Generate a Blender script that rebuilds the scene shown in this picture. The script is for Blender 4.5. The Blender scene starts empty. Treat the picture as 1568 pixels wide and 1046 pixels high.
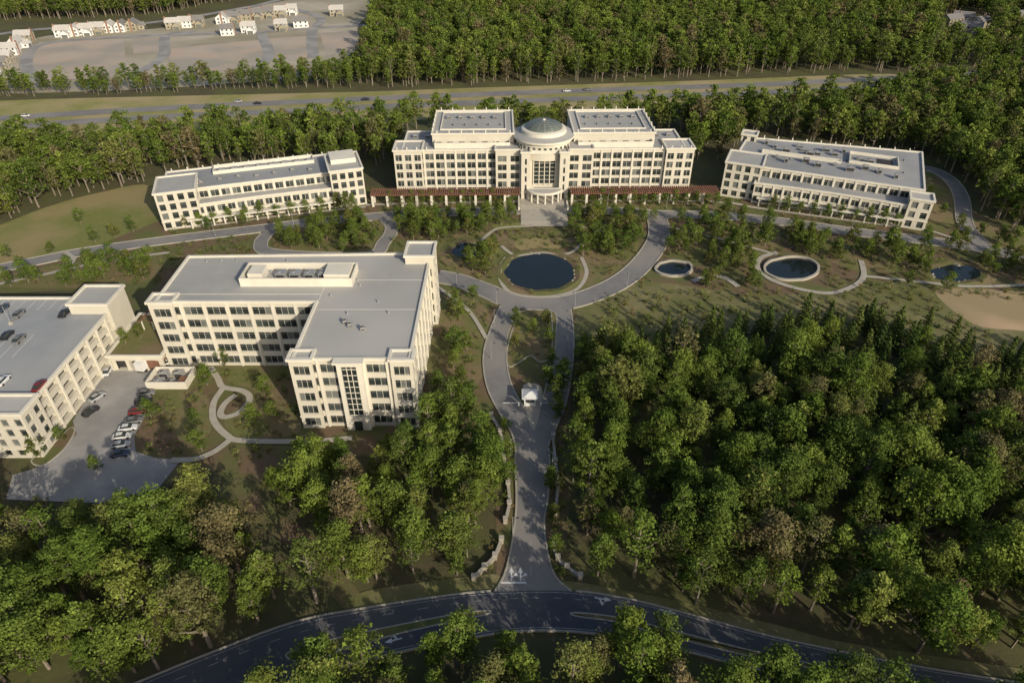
import bpy, math, random
import numpy as np
from mathutils import Vector

random.seed(7); RNG=np.random.default_rng(11)
sc=bpy.context.scene
COL=sc.collection
rad=math.radians

# ---------------------------------------------------------------- survey: plan traced from the aerial view, rectified to true ground metres
CH=120.0; FL=1045.0; TH=rad(36); CT,ST=math.cos(TH),math.sin(TH)
def S(a,b,z=0.0):
    u=(a-784)/FL; v=(b-523)/FL
    t=(CH-z)/(ST+v*CT)
    return (u*t,(CT-v*ST)*t)
def SP(l,z=0.0): return [S(a,b,z) for a,b in l]

# ---------------------------------------------------------------- materials
def newmat(n):
    m=bpy.data.materials.new(n); m.use_nodes=True
    nt=m.node_tree; nt.nodes.clear()
    return m,nt
def mat(n,c1,c2=None,scale=.5,rough=.85,c3=None,scale3=.03,bump=0,metal=0,spec=.3,detail=6):
    m,nt=newmat(n); N=nt.nodes; L=nt.links
    out=N.new('ShaderNodeOutputMaterial'); p=N.new('ShaderNodeBsdfPrincipled')
    L.new(p.outputs[0],out.inputs[0])
    p.inputs['Roughness'].default_value=rough; p.inputs['Metallic'].default_value=metal
    p.inputs['Specular IOR Level'].default_value=spec
    c2=c2 or tuple(x*.85 for x in c1)
    tc=N.new('ShaderNodeTexCoord'); no=N.new('ShaderNodeTexNoise'); no.inputs['Scale'].default_value=scale
    no.inputs['Detail'].default_value=detail; no.inputs['Roughness'].default_value=.65
    L.new(tc.outputs['Object'],no.inputs['Vector'])
    cr=N.new('ShaderNodeValToRGB'); cr.color_ramp.elements[0].position=.36; cr.color_ramp.elements[1].position=.64
    cr.color_ramp.elements[0].color=(*c1,1); cr.color_ramp.elements[1].color=(*c2,1)
    L.new(no.outputs['Fac'],cr.inputs[0]); last=cr.outputs[0]
    if c3:
        n3=N.new('ShaderNodeTexNoise'); n3.inputs['Scale'].default_value=scale3; n3.inputs['Detail'].default_value=5
        L.new(tc.outputs['Object'],n3.inputs['Vector'])
        r3=N.new('ShaderNodeValToRGB'); r3.color_ramp.elements[0].position=.42; r3.color_ramp.elements[1].position=.6
        L.new(n3.outputs['Fac'],r3.inputs[0])
        mx=N.new('ShaderNodeMixRGB'); mx.inputs[2].default_value=(*c3,1)
        L.new(r3.outputs[0],mx.inputs[0]); L.new(last,mx.inputs[1]); last=mx.outputs[0]
    L.new(last,p.inputs['Base Color'])
    if bump:
        bp=N.new('ShaderNodeBump'); bp.inputs['Strength'].default_value=bump; bp.inputs['Distance'].default_value=.3
        L.new(no.outputs['Fac'],bp.inputs['Height']); L.new(bp.outputs[0],p.inputs['Normal'])
    return m
M={}
M['floor']=mat('forest_floor',(.10,.078,.045),(.06,.068,.028),.35,.95,(.09,.095,.035),.05,bump=.6)
M['lawn']=mat('lawn_grass',(.185,.19,.06),(.145,.165,.045),.5,.95,(.26,.215,.10),.035)
M['lawn2']=mat('garden_grass',(.11,.125,.04),(.155,.155,.052),.7,.95,(.19,.145,.08),.09)
M['verge']=mat('verge_grass',(.28,.26,.10),(.21,.215,.07),.15,.95,(.35,.29,.16),.03)
M['meadow']=mat('meadow_grass',(.22,.19,.10),(.155,.15,.062),.4,.95,(.125,.13,.045),.05)
M['mulch']=mat('mulch',(.17,.11,.07),(.125,.095,.055),.9,.95,(.11,.12,.04),.10)
M['soil']=mat('bare_soil',(.48,.34,.21),(.40,.29,.18),.1,.95,(.30,.235,.13),.03)
M['sand']=mat('cleared_ground',(.46,.41,.33),(.38,.34,.27),.05,.95,(.27,.245,.17),.012)
M['clay']=mat('clay_lot',(.44,.34,.26),(.42,.38,.33),.06,.95,(.33,.30,.25),.03)
M['asph']=mat('asphalt',(.085,.09,.105),(.07,.075,.09),.25,.8,(.10,.10,.105),.05)
M['asph2']=mat('worn_asphalt',(.21,.205,.20),(.175,.17,.168),.25,.85,(.25,.235,.215),.04)
M['asph3']=mat('lot_pavement',(.35,.335,.315),(.30,.29,.275),.3,.85,(.24,.235,.225),.08)
M['conc']=mat('concrete',(.42,.385,.32),(.35,.325,.27),.6,.85)
M['kerb']=mat('kerb_concrete',(.40,.375,.31),(.32,.30,.255),.5,.85)
M['paint']=mat('road_paint',(.72,.72,.70),(.55,.55,.53),2,.7)
M['wpaint']=mat('worn_paint',(.40,.40,.39),(.25,.25,.25),1,.7)
M['ypaint']=mat('yellow_paint',(.55,.40,.08),(.45,.33,.08),2,.7)
M['wall']=mat('pale_precast',(.58,.545,.455),(.53,.495,.41),.15,.8)
M['wall2']=mat('pale_trim',(.66,.625,.53),(.60,.565,.48),.2,.8)
M['roof']=mat('roof_membrane',(.36,.355,.335),(.31,.31,.295),.12,.85,(.41,.40,.375),.03)
M['roofb']=mat('grey_roof_membrane',(.27,.28,.285),(.23,.24,.245),.10,.85,(.32,.32,.32),.04)
M['deckroof']=mat('deck_concrete',(.29,.305,.32),(.24,.255,.27),.12,.85,(.33,.335,.33),.04)
M['metal']=mat('galvanised_metal',(.42,.42,.41),(.3,.3,.3),1,.5,metal=.3)
M['dark']=mat('dark_opening',(.03,.03,.03),(.05,.05,.05),1,.9)
M['brown']=mat('stained_timber',(.24,.12,.075),(.17,.085,.055),.6,.8)
M['stone']=mat('stone_wall',(.40,.36,.29),(.26,.23,.18),1.2,.9)
M['rock']=mat('boulder',(.36,.33,.27),(.22,.20,.17),1.2,.9)
M['water']=mat('pond_water',(.012,.018,.022),(.010,.016,.016),.2,.08,spec=.5)
M['white']=mat('white_paint',(.72,.72,.70),(.66,.66,.64),1,.4,spec=.5)
M['hroof']=mat('shingle_roof',(.50,.48,.44),(.42,.40,.37),.8,.9)
M['hroof2']=mat('grey_shingle_roof',(.22,.21,.20),(.17,.165,.16),.8,.9)
M['brick']=mat('house_brick',(.30,.17,.12),(.24,.14,.10),1,.9)
M['tire']=mat('tyre_rubber',(.02,.02,.02),(.03,.03,.03),2,.8)
M['bark']=mat('tree_bark',(.24,.20,.155),(.15,.13,.10),2,.95)
for i,(c,r) in enumerate([((.03,.038,.036),.10),((.065,.075,.072),.15),((.17,.18,.165),.3)]):
    M['g%d'%i]=mat('window_glass_%d'%i,c,tuple(x*.7 for x in c),.3,r,spec=.55)
M['dome']=mat('dome_glass',(.11,.14,.115),(.08,.10,.085),.4,.3,spec=.4)
GL=['g0','g0','g0','g1','g1','g2']

def leafmat(n,ramp,trans=.22,sat=1):
    m,nt=newmat(n); N=nt.nodes; L=nt.links
    out=N.new('ShaderNodeOutputMaterial')
    oi=N.new('ShaderNodeObjectInfo'); cr=N.new('ShaderNodeValToRGB'); cr.color_ramp.interpolation='LINEAR'
    els=cr.color_ramp.elements
    for i,(p,c) in enumerate(ramp):
        e=els[i] if i<2 else els.new(p)
        e.position=p; e.color=(*c,1)
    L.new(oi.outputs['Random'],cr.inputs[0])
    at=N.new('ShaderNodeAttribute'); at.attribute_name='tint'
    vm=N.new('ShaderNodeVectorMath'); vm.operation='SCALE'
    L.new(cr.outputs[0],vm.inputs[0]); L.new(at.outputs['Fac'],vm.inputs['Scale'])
    d=N.new('ShaderNodeBsdfDiffuse'); t=N.new('ShaderNodeBsdfTranslucent'); mx=N.new('ShaderNodeMixShader'); mx.inputs[0].default_value=trans
    L.new(vm.outputs[0],d.inputs[0]); L.new(vm.outputs[0],t.inputs[0])
    L.new(d.outputs[0],mx.inputs[1]); L.new(t.outputs[0],mx.inputs[2]); L.new(mx.outputs[0],out.inputs[0])
    return m
M['leaf']=leafmat('broadleaf_foliage',[(0,(.10,.155,.03)),(1,(.20,.165,.085)),(.12,(.15,.21,.036)),(.25,(.085,.13,.03)),(.38,(.20,.255,.048)),(.5,(.11,.16,.035)),(.62,(.17,.22,.042)),(.72,(.09,.125,.032)),(.83,(.21,.25,.055)),(.92,(.15,.15,.06))],.25)
M['pleaf']=leafmat('conifer_foliage',[(0,(.07,.11,.03)),(1,(.14,.17,.048)),(.5,(.105,.145,.036))],.15)
M['yleaf']=leafmat('garden_foliage',[(0,(.10,.155,.032)),(1,(.18,.185,.05)),(.3,(.13,.18,.038)),(.6,(.17,.22,.045)),(.85,(.10,.135,.03))],.25)
M['sleaf']=leafmat('shrub_foliage',[(0,(.09,.125,.032)),(1,(.20,.145,.075)),(.4,(.13,.165,.04)),(.75,(.18,.185,.055))],.15)

# ---------------------------------------------------------------- geometry builder
class Fr:
    def __init__(s,ox=0,oy=0,ang=0,z=0): s.o=(ox,oy,z); s.c=math.cos(rad(ang)); s.s=math.sin(rad(ang))
    def __call__(s,x,y,z=0): return (s.o[0]+x*s.c-y*s.s, s.o[1]+x*s.s+y*s.c, s.o[2]+z)
    def p2(s,l): return [s(a,b)[:2] for a,b in l]
ID=Fr()
class B:
    def __init__(s,name): s.name=name; s.parts={}
    def face(s,part,m,pts):
        P=s.parts.setdefault(part,([],[],[])); n=len(P[0]); P[0].extend(pts); P[1].append(tuple(range(n,n+len(pts)))); P[2].append(m)
    def box(s,part,m,x0,x1,y0,y1,z0,z1,fr=ID,bot=False):
        c=[fr(x,y,z) for z in (z0,z1) for x,y in ((x0,y0),(x1,y0),(x1,y1),(x0,y1))]
        for q in ((4,5,6,7),(0,1,5,4),(1,2,6,5),(2,3,7,6),(3,0,4,7)): s.face(part,m,[c[i] for i in q])
        if bot or z0>.3: s.face(part,m,[c[i] for i in (3,2,1,0)])
    def cyl(s,part,m,cx,cy,z0,z1,r0,r1=None,n=12,fr=ID,cap=True):
        r1=r0 if r1 is None else r1
        a=[2*math.pi*i/n for i in range(n)]
        lo=[fr(cx+r0*math.cos(t),cy+r0*math.sin(t),z0) for t in a]; hi=[fr(cx+r1*math.cos(t),cy+r1*math.sin(t),z1) for t in a]
        for i in range(n):
            j=(i+1)%n; s.face(part,m,[lo[i],lo[j],hi[j],hi[i]])
        if cap: s.face(part,m,hi)
    def finish(s,loc=(0,0,0),rot=0,link=True):
        def mk(n,P):
            me=bpy.data.meshes.new(n)
            me.from_pydata([(a-c0[0],b-c0[1],c-c0[2]) for a,b,c in P[0]],[],P[1])
            ms=sorted(set(P[2]),key=str)
            for k in ms: me.materials.append(M[k] if isinstance(k,str) else k)
            ix={k:i for i,k in enumerate(ms)}
            me.polygons.foreach_set('material_index',[ix[k] for k in P[2]]); me.update()
            return bpy.data.objects.new(n,me)
        if len(s.parts)==1:
            c0=(0,0,0); o=mk(s.name,list(s.parts.values())[0]); o.name=s.name
            if link: COL.objects.link(o)
            o.location=loc; o.rotation_euler[2]=rot
            return o
        allv=np.array([v for P in s.parts.values() for v in P[0]]); mn=allv.min(0); mx=allv.max(0)
        c0=(float((mn[0]+mx[0])/2),float((mn[1]+mx[1])/2),0)
        e=bpy.data.objects.new(s.name,None); COL.objects.link(e); e.location=c0
        for k,P in s.parts.items():
            o=mk(k,P); COL.objects.link(o); o.parent=e
        return e
def dup(o,loc,rot=0,scale=1,name=None):
    d=bpy.data.objects.new(name or o.name.split('.')[0],o.data); COL.objects.link(d); d.location=loc
    d.rotation_euler[2]=rot; d.scale=(scale,)*3 if not isinstance(scale,tuple) else scale
    return d

def smooth(p,n=7,closed=False):
    p=[np.array(q,float) for q in p]; out=[]; N=len(p)
    rng=range(N) if closed else range(N-1)
    for i in rng:
        if closed: a,b,c,d=p[i-1],p[i],p[(i+1)%N],p[(i+2)%N]
        else: a,b,c,d=p[max(i-1,0)],p[i],p[i+1],p[min(i+2,N-1)]
        for k in range(n):
            t=k/n; out.append(.5*((2*b)+(-a+c)*t+(2*a-5*b+4*c-d)*t*t+(-a+3*b-3*c+d)*t**3))
    if not closed: out.append(p[-1])
    return out
def pipn(P,poly):
    P=np.asarray(P,float); poly=np.asarray(poly,float); x,y=P[:,0],P[:,1]; r=np.zeros(len(P),bool)
    bb=(x>=poly[:,0].min())&(x<=poly[:,0].max())&(y>=poly[:,1].min())&(y<=poly[:,1].max())
    ii=np.where(bb)[0]
    if len(ii)==0: return r
    x=x[ii];y=y[ii]; rr=np.zeros(len(ii),bool); n=len(poly); j=n-1
    for i in range(n):
        xi,yi=poly[i];xj,yj=poly[j]
        if yi!=yj:
            c=((yi>y)!=(yj>y))&(x<(xj-xi)*(y-yi)/(yj-yi)+xi); rr^=c
        j=i
    r[ii]=rr; return r
def area(p): return .5*sum(p[i-1][0]*p[i][1]-p[i][0]*p[i-1][1] for i in range(len(p)))
def offs(poly,o):
    n=len(poly); out=[]
    for i in range(n):
        a=np.array(poly[i-1]);b=np.array(poly[i]);c=np.array(poly[(i+1)%n])
        d1=(b-a)/np.linalg.norm(b-a); d2=(c-b)/np.linalg.norm(c-b)
        n1=np.array((d1[1],-d1[0]));n2=np.array((d2[1],-d2[0]))
        m=(n1+n2)/max(.35,1+n1@n2)*o; out.append(tuple(b+m))
    return out

# ---------------------------------------------------------------- ground & sheets
ZG=[.012]; ZR=[.16]
BLOCK=[]   # areas where no tree is planted
import mathutils, bmesh
def sheet(name,m,pts,z=None,sm=True,block=False,grp=None):
    if z is None: z=ZG[0]; ZG[0]+=.005
    w=smooth(pts,5,True) if sm else [np.array(p) for p in pts]
    if area(w)<0: w=w[::-1]
    v=[(p[0],p[1],z) for p in w]
    tess=mathutils.geometry.tessellate_polygon([[Vector(q) for q in v]])
    me=bpy.data.meshes.new(name); me.from_pydata(v,[],[tuple(t) for t in tess]); me.materials.append(M[m]); me.update()
    bm=bmesh.new(); bm.from_mesh(me); bmesh.ops.recalc_face_normals(bm,faces=bm.faces)
    for f in bm.faces:
        if f.normal.z<0: f.normal_flip()
    bm.to_mesh(me); bm.free()
    o=bpy.data.objects.new(name,me); COL.objects.link(o)
    if block: BLOCK.append(np.array([(p[0],p[1]) for p in w]))
    return o
g=B('ground')
g.face('g','floor',[(-4000,-1500,0),(4000,-1500,0),(4000,7000,0),(-4000,7000,0)]); g.finish()

KERBS=[]; ROADS=[]
def strip(name,m,left,right,z):
    b=B(name)
    for i in range(len(left)-1):
        b.face('s',m,[(*left[i],z),(*right[i],z),(*right[i+1],z),(*left[i+1],z)][::1])
    o=b.finish(); 
    bm=bmesh.new(); bm.from_mesh(o.data); bmesh.ops.remove_doubles(bm,verts=bm.verts,dist=.001)
    for f in bm.faces:
        f.normal_update()
        if f.normal.z<0: f.normal_flip()
    bm.to_mesh(o.data); bm.free()
    return o
def edges(c,w,closed=False):
    c=np.array(c); t=np.gradient(c,axis=0)
    if closed: t[0]=t[-1]=c[1]-c[-2]
    t/=np.linalg.norm(t,axis=1)[:,None]; n=np.stack([-t[:,1],t[:,0]],1)
    return c+n*w/2,c-n*w/2
def ribbon(name,m,pts,w,kerb=True,off=0,z=None,block=True,closed=False,n=8):
    c=smooth(pts,n,closed)
    if closed: c.append(c[0])
    if off:
        a,_=edges(c,2*abs(off)) if off>0 else edges(c,2*abs(off))[::-1]
        c=a
    l,r=edges(c,w,closed)
    if z is None: z=ZR[0]; ZR[0]+=.006
    o=strip(name,m,[tuple(x) for x in l],[tuple(x) for x in r],z)
    poly=np.concatenate([l,r[::-1]])
    if kerb: ROADS.append(poly); KERBS.append((l,len(ROADS)-1,1,z)); KERBS.append((r,len(ROADS)-1,-1,z))
    if block:
        l2,r2=edges(c,w+2.2,closed); BLOCK.append(np.concatenate([l2,r2[::-1]]))
    return o,c
def build_kerbs():
    b=B('road_kerb')
    for line,ri,sg,z in KERBS:
        line=np.array(line); t=np.gradient(line,axis=0); t/=np.linalg.norm(t,axis=1)[:,None]
        n=np.stack([-t[:,1],t[:,0]],1)*sg; out=line+n*.38; mid=(line+out)/2
        inside=np.zeros(len(line),bool)
        for k,p in enumerate(ROADS):
            if k!=ri: inside|=pipn(mid,p)
        for i in range(len(line)-1):
            if inside[i] or inside[i+1]: continue
            a,bb,c,d=line[i],line[i+1],out[i+1],out[i]; h=z+.13
            b.face('k','kerb',[(*a,h),(*bb,h),(*c,h),(*d,h)]); b.face('k','kerb',[(*a,z-.15),(*bb,z-.15),(*bb,h),(*a,h)]); b.face('k','kerb',[(*d,0),(*c,0),(*c,h),(*d,h)])
    b.finish()

# vegetated / bare sheets
sheet('highway_verge','verge',SP([(-200,172),(0,155),(300,147),(560,141),(700,136),(860,131),(1100,123),(1360,114),(1420,126),(1330,152),(1000,166),(700,180),(400,205),(200,218),(0,232),(-200,240)]))
sheet('cleared_ground','sand',SP([(-40,140),(0,100),(30,78),(60,58),(140,50),(260,42),(380,14),(470,-4),(560,-8),(585,8),(548,40),(556,80),(500,112),(330,130),(150,140)]))
sheet('house_clearing','lawn2',SP([(1435,50),(1450,26),(1500,22),(1512,60),(1490,84),(1440,76)]),block=True)
sheet('house_clearing','lawn2',SP([(1535,40),(1545,20),(1590,18),(1595,66),(1550,64)]),block=True)
sheet('lawn','lawn',SP([(-60,360),(0,345),(70,318),(150,296),(232,286),(240,362),(110,392),(0,415),(-70,425)]))
sheet('campus_grounds','mulch',SP([(-60,425),(110,392),(240,340),(560,300),(830,290),(1100,285),(1400,250),(1450,270),(1500,330),(1660,380),(1660,500),(1400,470),(1200,470),(1000,480),(890,500),(875,560),(870,880),(760,890),(760,660),(650,690),(520,700),(400,740),(330,720),(180,760),(90,700),(150,560),(180,440),(0,450)]),sm=False)
sheet('meadow','meadow',SP([(885,475),(930,440),(1000,432),(1100,445),(1200,452),(1320,432),(1450,435),(1540,450),(1640,470),(1640,560),(1500,540),(1400,520),(1200,510),(1000,520),(890,540)]))
sheet('bare_soil','soil',SP([(1432,448),(1480,442),(1560,447),(1660,460),(1660,512),(1560,506),(1490,496)]))
for l in ([(470,345),(560,330),(590,345),(560,385),(440,390),(420,360)],[(675,372),(745,352),(775,385),(770,430),(750,440),(700,425),(672,405)],[(600,318),(780,308),(785,322),(600,330)],[(875,308),(1090,312),(1090,326),(875,322)],
          [(1400,270),(1420,275),(1460,300),(1468,345),(1400,345),(1385,335)],[(1490,340),(1600,360),(1600,385),(1500,378)],[(665,455),(730,460),(755,500),(748,560),(720,600),(660,640)],
          [(885,378),(940,385),(980,370),(960,405),(905,440),(875,445),(890,420)],[(335,560),(440,560),(450,600),(460,660),(400,672),(360,668),(345,640),(390,600),(350,585)],
          [(255,610),(310,600),(325,650),(300,680),(265,660)],[(1040,350),(1150,345),(1200,370),(1140,400),(1050,390)],[(1230,365),(1330,380),(1380,410),(1330,420),(1260,395)],[(120,400),(235,380),(240,425),(150,440),(0,440),(0,425)],
          [(760,358),(890,356),(885,372),(860,380),(790,380),(765,372)]):
    sheet('garden_lawn','lawn2',SP(l))
sheet('garden_lawn','lawn',SP([(792,368),(858,366),(850,384),(800,386)]))
sheet('terrace_lawn','lawn',SP([(752,344),(798,342),(798,352),(756,353)]),sm=False)
sheet('terrace_lawn','lawn',SP([(862,342),(905,342),(900,352),(862,352)]),sm=False)
sheet('dirt_track','mulch',SP([(325,700),(345,695),(420,780),(470,815),(520,870),(560,925),(530,935),(490,885),(440,835),(385,790)]),block=True)
sheet('forest_clearing','meadow',SP([(545,925),(560,905),(700,885),(762,880),(765,900),(700,910),(560,935)]),block=True)
sheet('roadside_grass','meadow',SP([(870,890),(960,905),(1060,925),(1200,960),(1300,985),(1600,1030),(1600,1045),(1260,995),(1060,948),(960,922),(870,905)]),block=True)
for l in ([(60,66),(190,60),(195,118),(130,124),(35,115)],[(255,75),(400,62),(412,98),(300,116),(262,108)],[(408,60),(470,56),(485,88),(430,98)],[(490,52),(545,48),(545,76),(500,88)],[(200,58),(245,56),(250,80),(205,84)]):
    sheet('graded_lot','clay',SP(l),sm=False)

# roads
HW=[(-160,202),(0,189),(200,176),(400,166),(600,157),(800,149),(1000,142),(1200,135),(1400,124),(1600,112)]
ribbon('highway','asph2',SP(HW),9.5,off=8,kerb=False)
ribbon('highway','asph2',SP(HW),9.5,off=-8,kerb=False)
for o_ in (8,-8): 
    for e_ in (-4.1,0,4.1): ribbon('lane_marking','wpaint',SP(HW),.18,off=o_+e_,kerb=False,block=False)
ribbon('residential_street','asph3',SP([(60,128),(40,100),(60,70),(150,60),(250,55),(400,50),(480,44),(560,40)]),8,kerb=False)
ribbon('residential_street','asph3',SP([(200,118),(250,88),(255,56),(300,50)]),8,kerb=False)
ribbon('residential_street','asph3',SP([(395,106),(412,84),(400,52)]),8,kerb=False)
ribbon('residential_street','asph3',SP([(480,90),(478,50),(490,28),(430,10)]),8,kerb=False)
ribbon('residential_street','asph3',SP([(-40,60),(60,46),(230,36),(380,12),(430,0),(500,-18)]),8,kerb=False)
ribbon('campus_drive','asph2',SP([(-60,430),(0,412),(60,400),(120,388),(245,370),(400,351),(500,339),(600,331),(700,326),(800,323)]),6.2)
ribbon('campus_drive','asph2',SP([(860,323),(960,325),(1010,329),(1100,331),(1200,341),(1300,355),(1400,367),(1480,378),(1600,400)]),6.2)
ribbon('loop_drive','asph2',SP([(668,424),(700,430),(745,446),(785,462),(850,466),(900,455),(950,432),(985,402),(1008,365),(1005,330)]),7.4)
ribbon('loop_drive','asph2',SP([(585,331),(600,350),(588,372),(560,392),(420,388),(400,372),(420,350)]),4.5)
ribbon('entry_drive','asph2',SP([(785,464),(768,505),(758,545),(764,590),(785,632),(805,665),(812,700)]),6.4)
ribbon('entry_drive','asph2',SP([(858,466),(862,510),(860,555),(850,610),(836,645),(822,675),(816,700)]),6.0)
ribbon('service_road','asph2',SP([(1410,258),(1435,264),(1458,280),(1472,305),(1478,345),(1505,378)]),5.5)
# trunk part of entry drive
Lf=smooth(SP([(796,655),(790,700),(792,760),(790,800),(782,850),(772,885),(755,912)]),8); Rt=smooth(SP([(832,655),(840,700),(838,760),(832,800),(838,850),(850,885),(880,912)]),8)
z=ZR[0]; ZR[0]+=.006
strip('entry_drive','asph2',Lf,Rt,z); ROADS.append(np.array(list(Lf)+list(Rt)[::-1])); BLOCK.append(np.array(list(Lf)+list(Rt)[::-1]))
KERBS.append((np.array(Lf),len(ROADS)-1,-1,z)); KERBS.append((np.array(Rt),len(ROADS)-1,1,z))
# main road
UP=[(60,1110),(180,1060),(320,1003),(450,955),(560,933),(700,912),(780,906),(870,906),(960,919),(1060,944),(1170,974),(1260,994),(1400,1022),(1640,1060)]
LO=[(160,1190),(280,1122),(400,1062),(500,1028),(610,998),(720,976),(790,966),(870,966),(950,975),(1040,994),(1150,1022),(1240,1042),(1400,1076),(1640,1114)]
U2=smooth(SP(UP),8); L2=smooth(SP(LO),8); z=ZR[0]; ZR[0]+=.006; ZM=z
strip('main_road','asph',U2,L2,z); p=np.array(list(U2)+list(L2)[::-1]); ROADS.append(p); BLOCK.append(p)
KERBS.append((np.array(U2),len(ROADS)-1,1,z)); KERBS.append((np.array(L2),len(ROADS)-1,-1,z))
U2=np.array(U2);L2=np.array(L2)
for t in (.05,.95):
    c=U2*(1-t)+L2*t; l,r=edges(c,.12); strip('edge_line','wpaint',l,r,z+.01)
for t in (.2,):
    c=U2*(1-t)+L2*t; l,r=edges(c,.12); b=B('lane_marking')
    for i in range(0,len(c)-1,3): b.face('m','wpaint',[(*l[i],z+.01),(*r[i],z+.01),(*r[i+1],z+.01),(*l[i+1],z+.01)])
    b.finish()

sheet('parking_lot','asph3',SP([(172,540),(240,545),(234,600),(222,640),(206,668),(208,692),(240,702),(278,704),(240,752),(180,772),(10,765),(20,728),(70,712),(118,665),(112,645),(140,600),(160,565)]),z=.15,sm=False,block=True)
def island(name,pts,m='lawn2',z0=.1,h=.32,rim='kerb'):
    w=smooth(SP(pts),5,True)
    if area(w)<0: w=w[::-1]
    w=[tuple(p) for p in w]; inn=offs(w,-.3); b=B(name)
    n=len(w)
    for i in range(n):
        j=(i+1)%n
        b.face('rim',rim,[(*w[i],z0),(*w[j],z0),(*w[j],h),(*w[i],h)]); b.face('rim',rim,[(*w[i],h),(*w[j],h),(*inn[j],h),(*inn[i],h)])
    b.face('planting',m,[(*p,h-.02) for p in inn])
    b.finish()
island('median_island',[(797,478),(848,478),(852,510),(848,545),(828,556),(812,546),(796,556),(778,562),(774,530),(782,500)])
island('gatehouse_island',[(800,595),(815,588),(830,596),(828,625),(818,660),(808,640)],'conc',h=.34)
island('traffic_median',[(440,1000),(520,976),(610,957),(700,940),(748,935),(746,942),(700,952),(620,970),(530,994),(460,1014)],'lawn2',z0=.2,h=.4)
island('traffic_median',[(880,938),(950,946),(1040,968),(1150,996),(1240,1016),(1232,1023),(1140,1005),(1030,978),(940,954),(880,945)],'lawn2',z0=.2,h=.4)
island('parking_island',[(48,706),(80,682),(108,656),(116,662),(98,690),(66,714)],'mulch')

# plaza & paths
b=B('entrance_plaza')
x0,x1=3.5,22; y=S(830,345)[1]; yt=S(830,308)[1]
lv=[(y,.18),(y+1.2,.3),(y+2.4,.42),(y+14,.54),(y+15.2,.66),(y+16.4,.78)]
for i,(ya,h) in enumerate(lv): b.box('steps','conc',x0-.02*i,x1+.02*i,ya,yt+4,.01,h)
for k in range(5): b.box('paving_joints','kerb',x0,x1,y+4+k*2,y+4.25+k*2,.42,.435)
for xx in (x0-1.0,x1+.3): b.box('cheek_walls','wall2',xx,xx+.7,y+13,yt+3,.01,1.5)
b.finish(); BLOCK.append(np.array([(x0-2,y-2),(x1+2,y-2),(x1+2,yt+5),(x0-2,yt+5)]))
for l,w in (([(735,372),(760,352),(800,348),(830,347),(865,347),(905,352),(935,360)],1.6),
    ([(768,378),(790,392),(830,388),(868,390),(890,376)],1.6),
    ([(775,395),(765,420),(780,448),(830,456),(880,446),(898,420),(890,395)],1.6),
    ([(1190,388),(1165,396),(1160,412),(1182,430),(1225,444),(1270,450),(1305,440),(1322,424),(1318,400)],2.2),
    ([(1060,432),(1085,424),(1110,427),(1130,440)],2.4),([(0,436),(50,426),(120,410),(200,396),(260,388)],2.0),
    ([(100,388),(112,398),(105,408)],2.5),([(252,352),(330,346),(420,333),(560,318)],2.0),([(560,315),(640,313),(720,311),(795,310)],2.4),([(865,309),(950,309),(1100,311),(1160,320),(1270,335),(1390,350)],2.2),
    ([(1400,345),(1440,360),(1480,372)],1.6),([(1190,392),(1120,372),(1060,358),(1020,348)],1.6),([(1320,424),(1400,432),(1480,440),(1568,438)],1.8),
    ([(322,563),(334,580),(342,594),(372,600),(383,612),(368,632),(346,640),(338,634),(346,618),(362,606)],2.0),([(342,596),(328,618),(328,645),(348,668),(372,676),(470,677),(540,672)],2.0),
    ([(356,672),(330,692),(300,704),(262,706)],2.0),([(668,440),(690,455),(720,480),(745,520)],1.5)):
    ribbon('footpath','conc',SP(l),w*.85,kerb=False)

def ell(cx,cy,rx,ry,n=18,j=.0,sd=0):
    r=random.Random(sd); return [(cx+rx*(1+r.uniform(-j,j))*math.cos(2*math.pi*i/n),cy+ry*(1+r.uniform(-j,j))*math.sin(2*math.pi*i/n)) for i in range(n)]
rockm=B('pond_rocks')
def pond(cx,cy,rx,ry,rim=None,j=.05,sd=0):
    w=SP(ell(cx,cy,rx,ry,18,j,sd)); o=sheet('pond','water',w,z=.14,block=True)
    ws=smooth(w,5,True); ws=[tuple(p) for p in (ws if area(ws)>0 else ws[::-1])]
    bank=offs(ws,2.0); b=B('pond_bank'); n=len(ws)
    if rim:
        out=offs(ws,.8)
        for i in range(n):
            k=(i+1)%n
            b.face('k','conc',[(*ws[i],.0),(*ws[k],.0),(*ws[k],.8),(*ws[i],.8)]); b.face('k','conc',[(*ws[i],.8),(*ws[k],.8),(*out[k],.8),(*out[i],.8)]); b.face('k','conc',[(*out[i],.0),(*out[k],.0),(*out[k],.8),(*out[i],.8)])
        b.finish().name='pond_wall'
    else:
        o5=offs(ws,5)
        for i in range(n):
            k=(i+1)%n
            b.face('k','mulch',[(*ws[i],.10),(*ws[k],.10),(*bank[k],.45),(*bank[i],.45)]); 
            b.face('k','lawn2',[(*bank[i],.45),(*bank[k],.45),(*o5[k],.02),(*o5[i],.02)])
        b.finish()
        r=random.Random(sd+5)
        for _ in range(26):
            i=r.randrange(n); q=offs(ws,r.uniform(-.1,1.6))[i]; s=r.uniform(.2,.6)
            fr=Fr(q[0],q[1],r.uniform(0,90)); 
            rockm.cyl('r','rock',0,0,.05,s*.5,s,s*.8,6,fr,cap=False); rockm.cyl('r','rock',0,0,s*.5,s*.85,s*.8,s*.35,6,fr)
    BLOCK.append(np.array(bank))
pond(827,417,53,28,sd=1)
pond(718,384,26,11,sd=2,j=.1)
pond(1212,413,40,17,rim=True,sd=3)
pond(1032,413,26,11,rim=True,sd=4)
BLOCK.append(np.array(SP([(1000,415),(1064,415),(1072,440),(1000,440)])))
BLOCK.append(np.array(SP([(1165,420),(1260,420),(1260,445),(1180,440)])))
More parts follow.
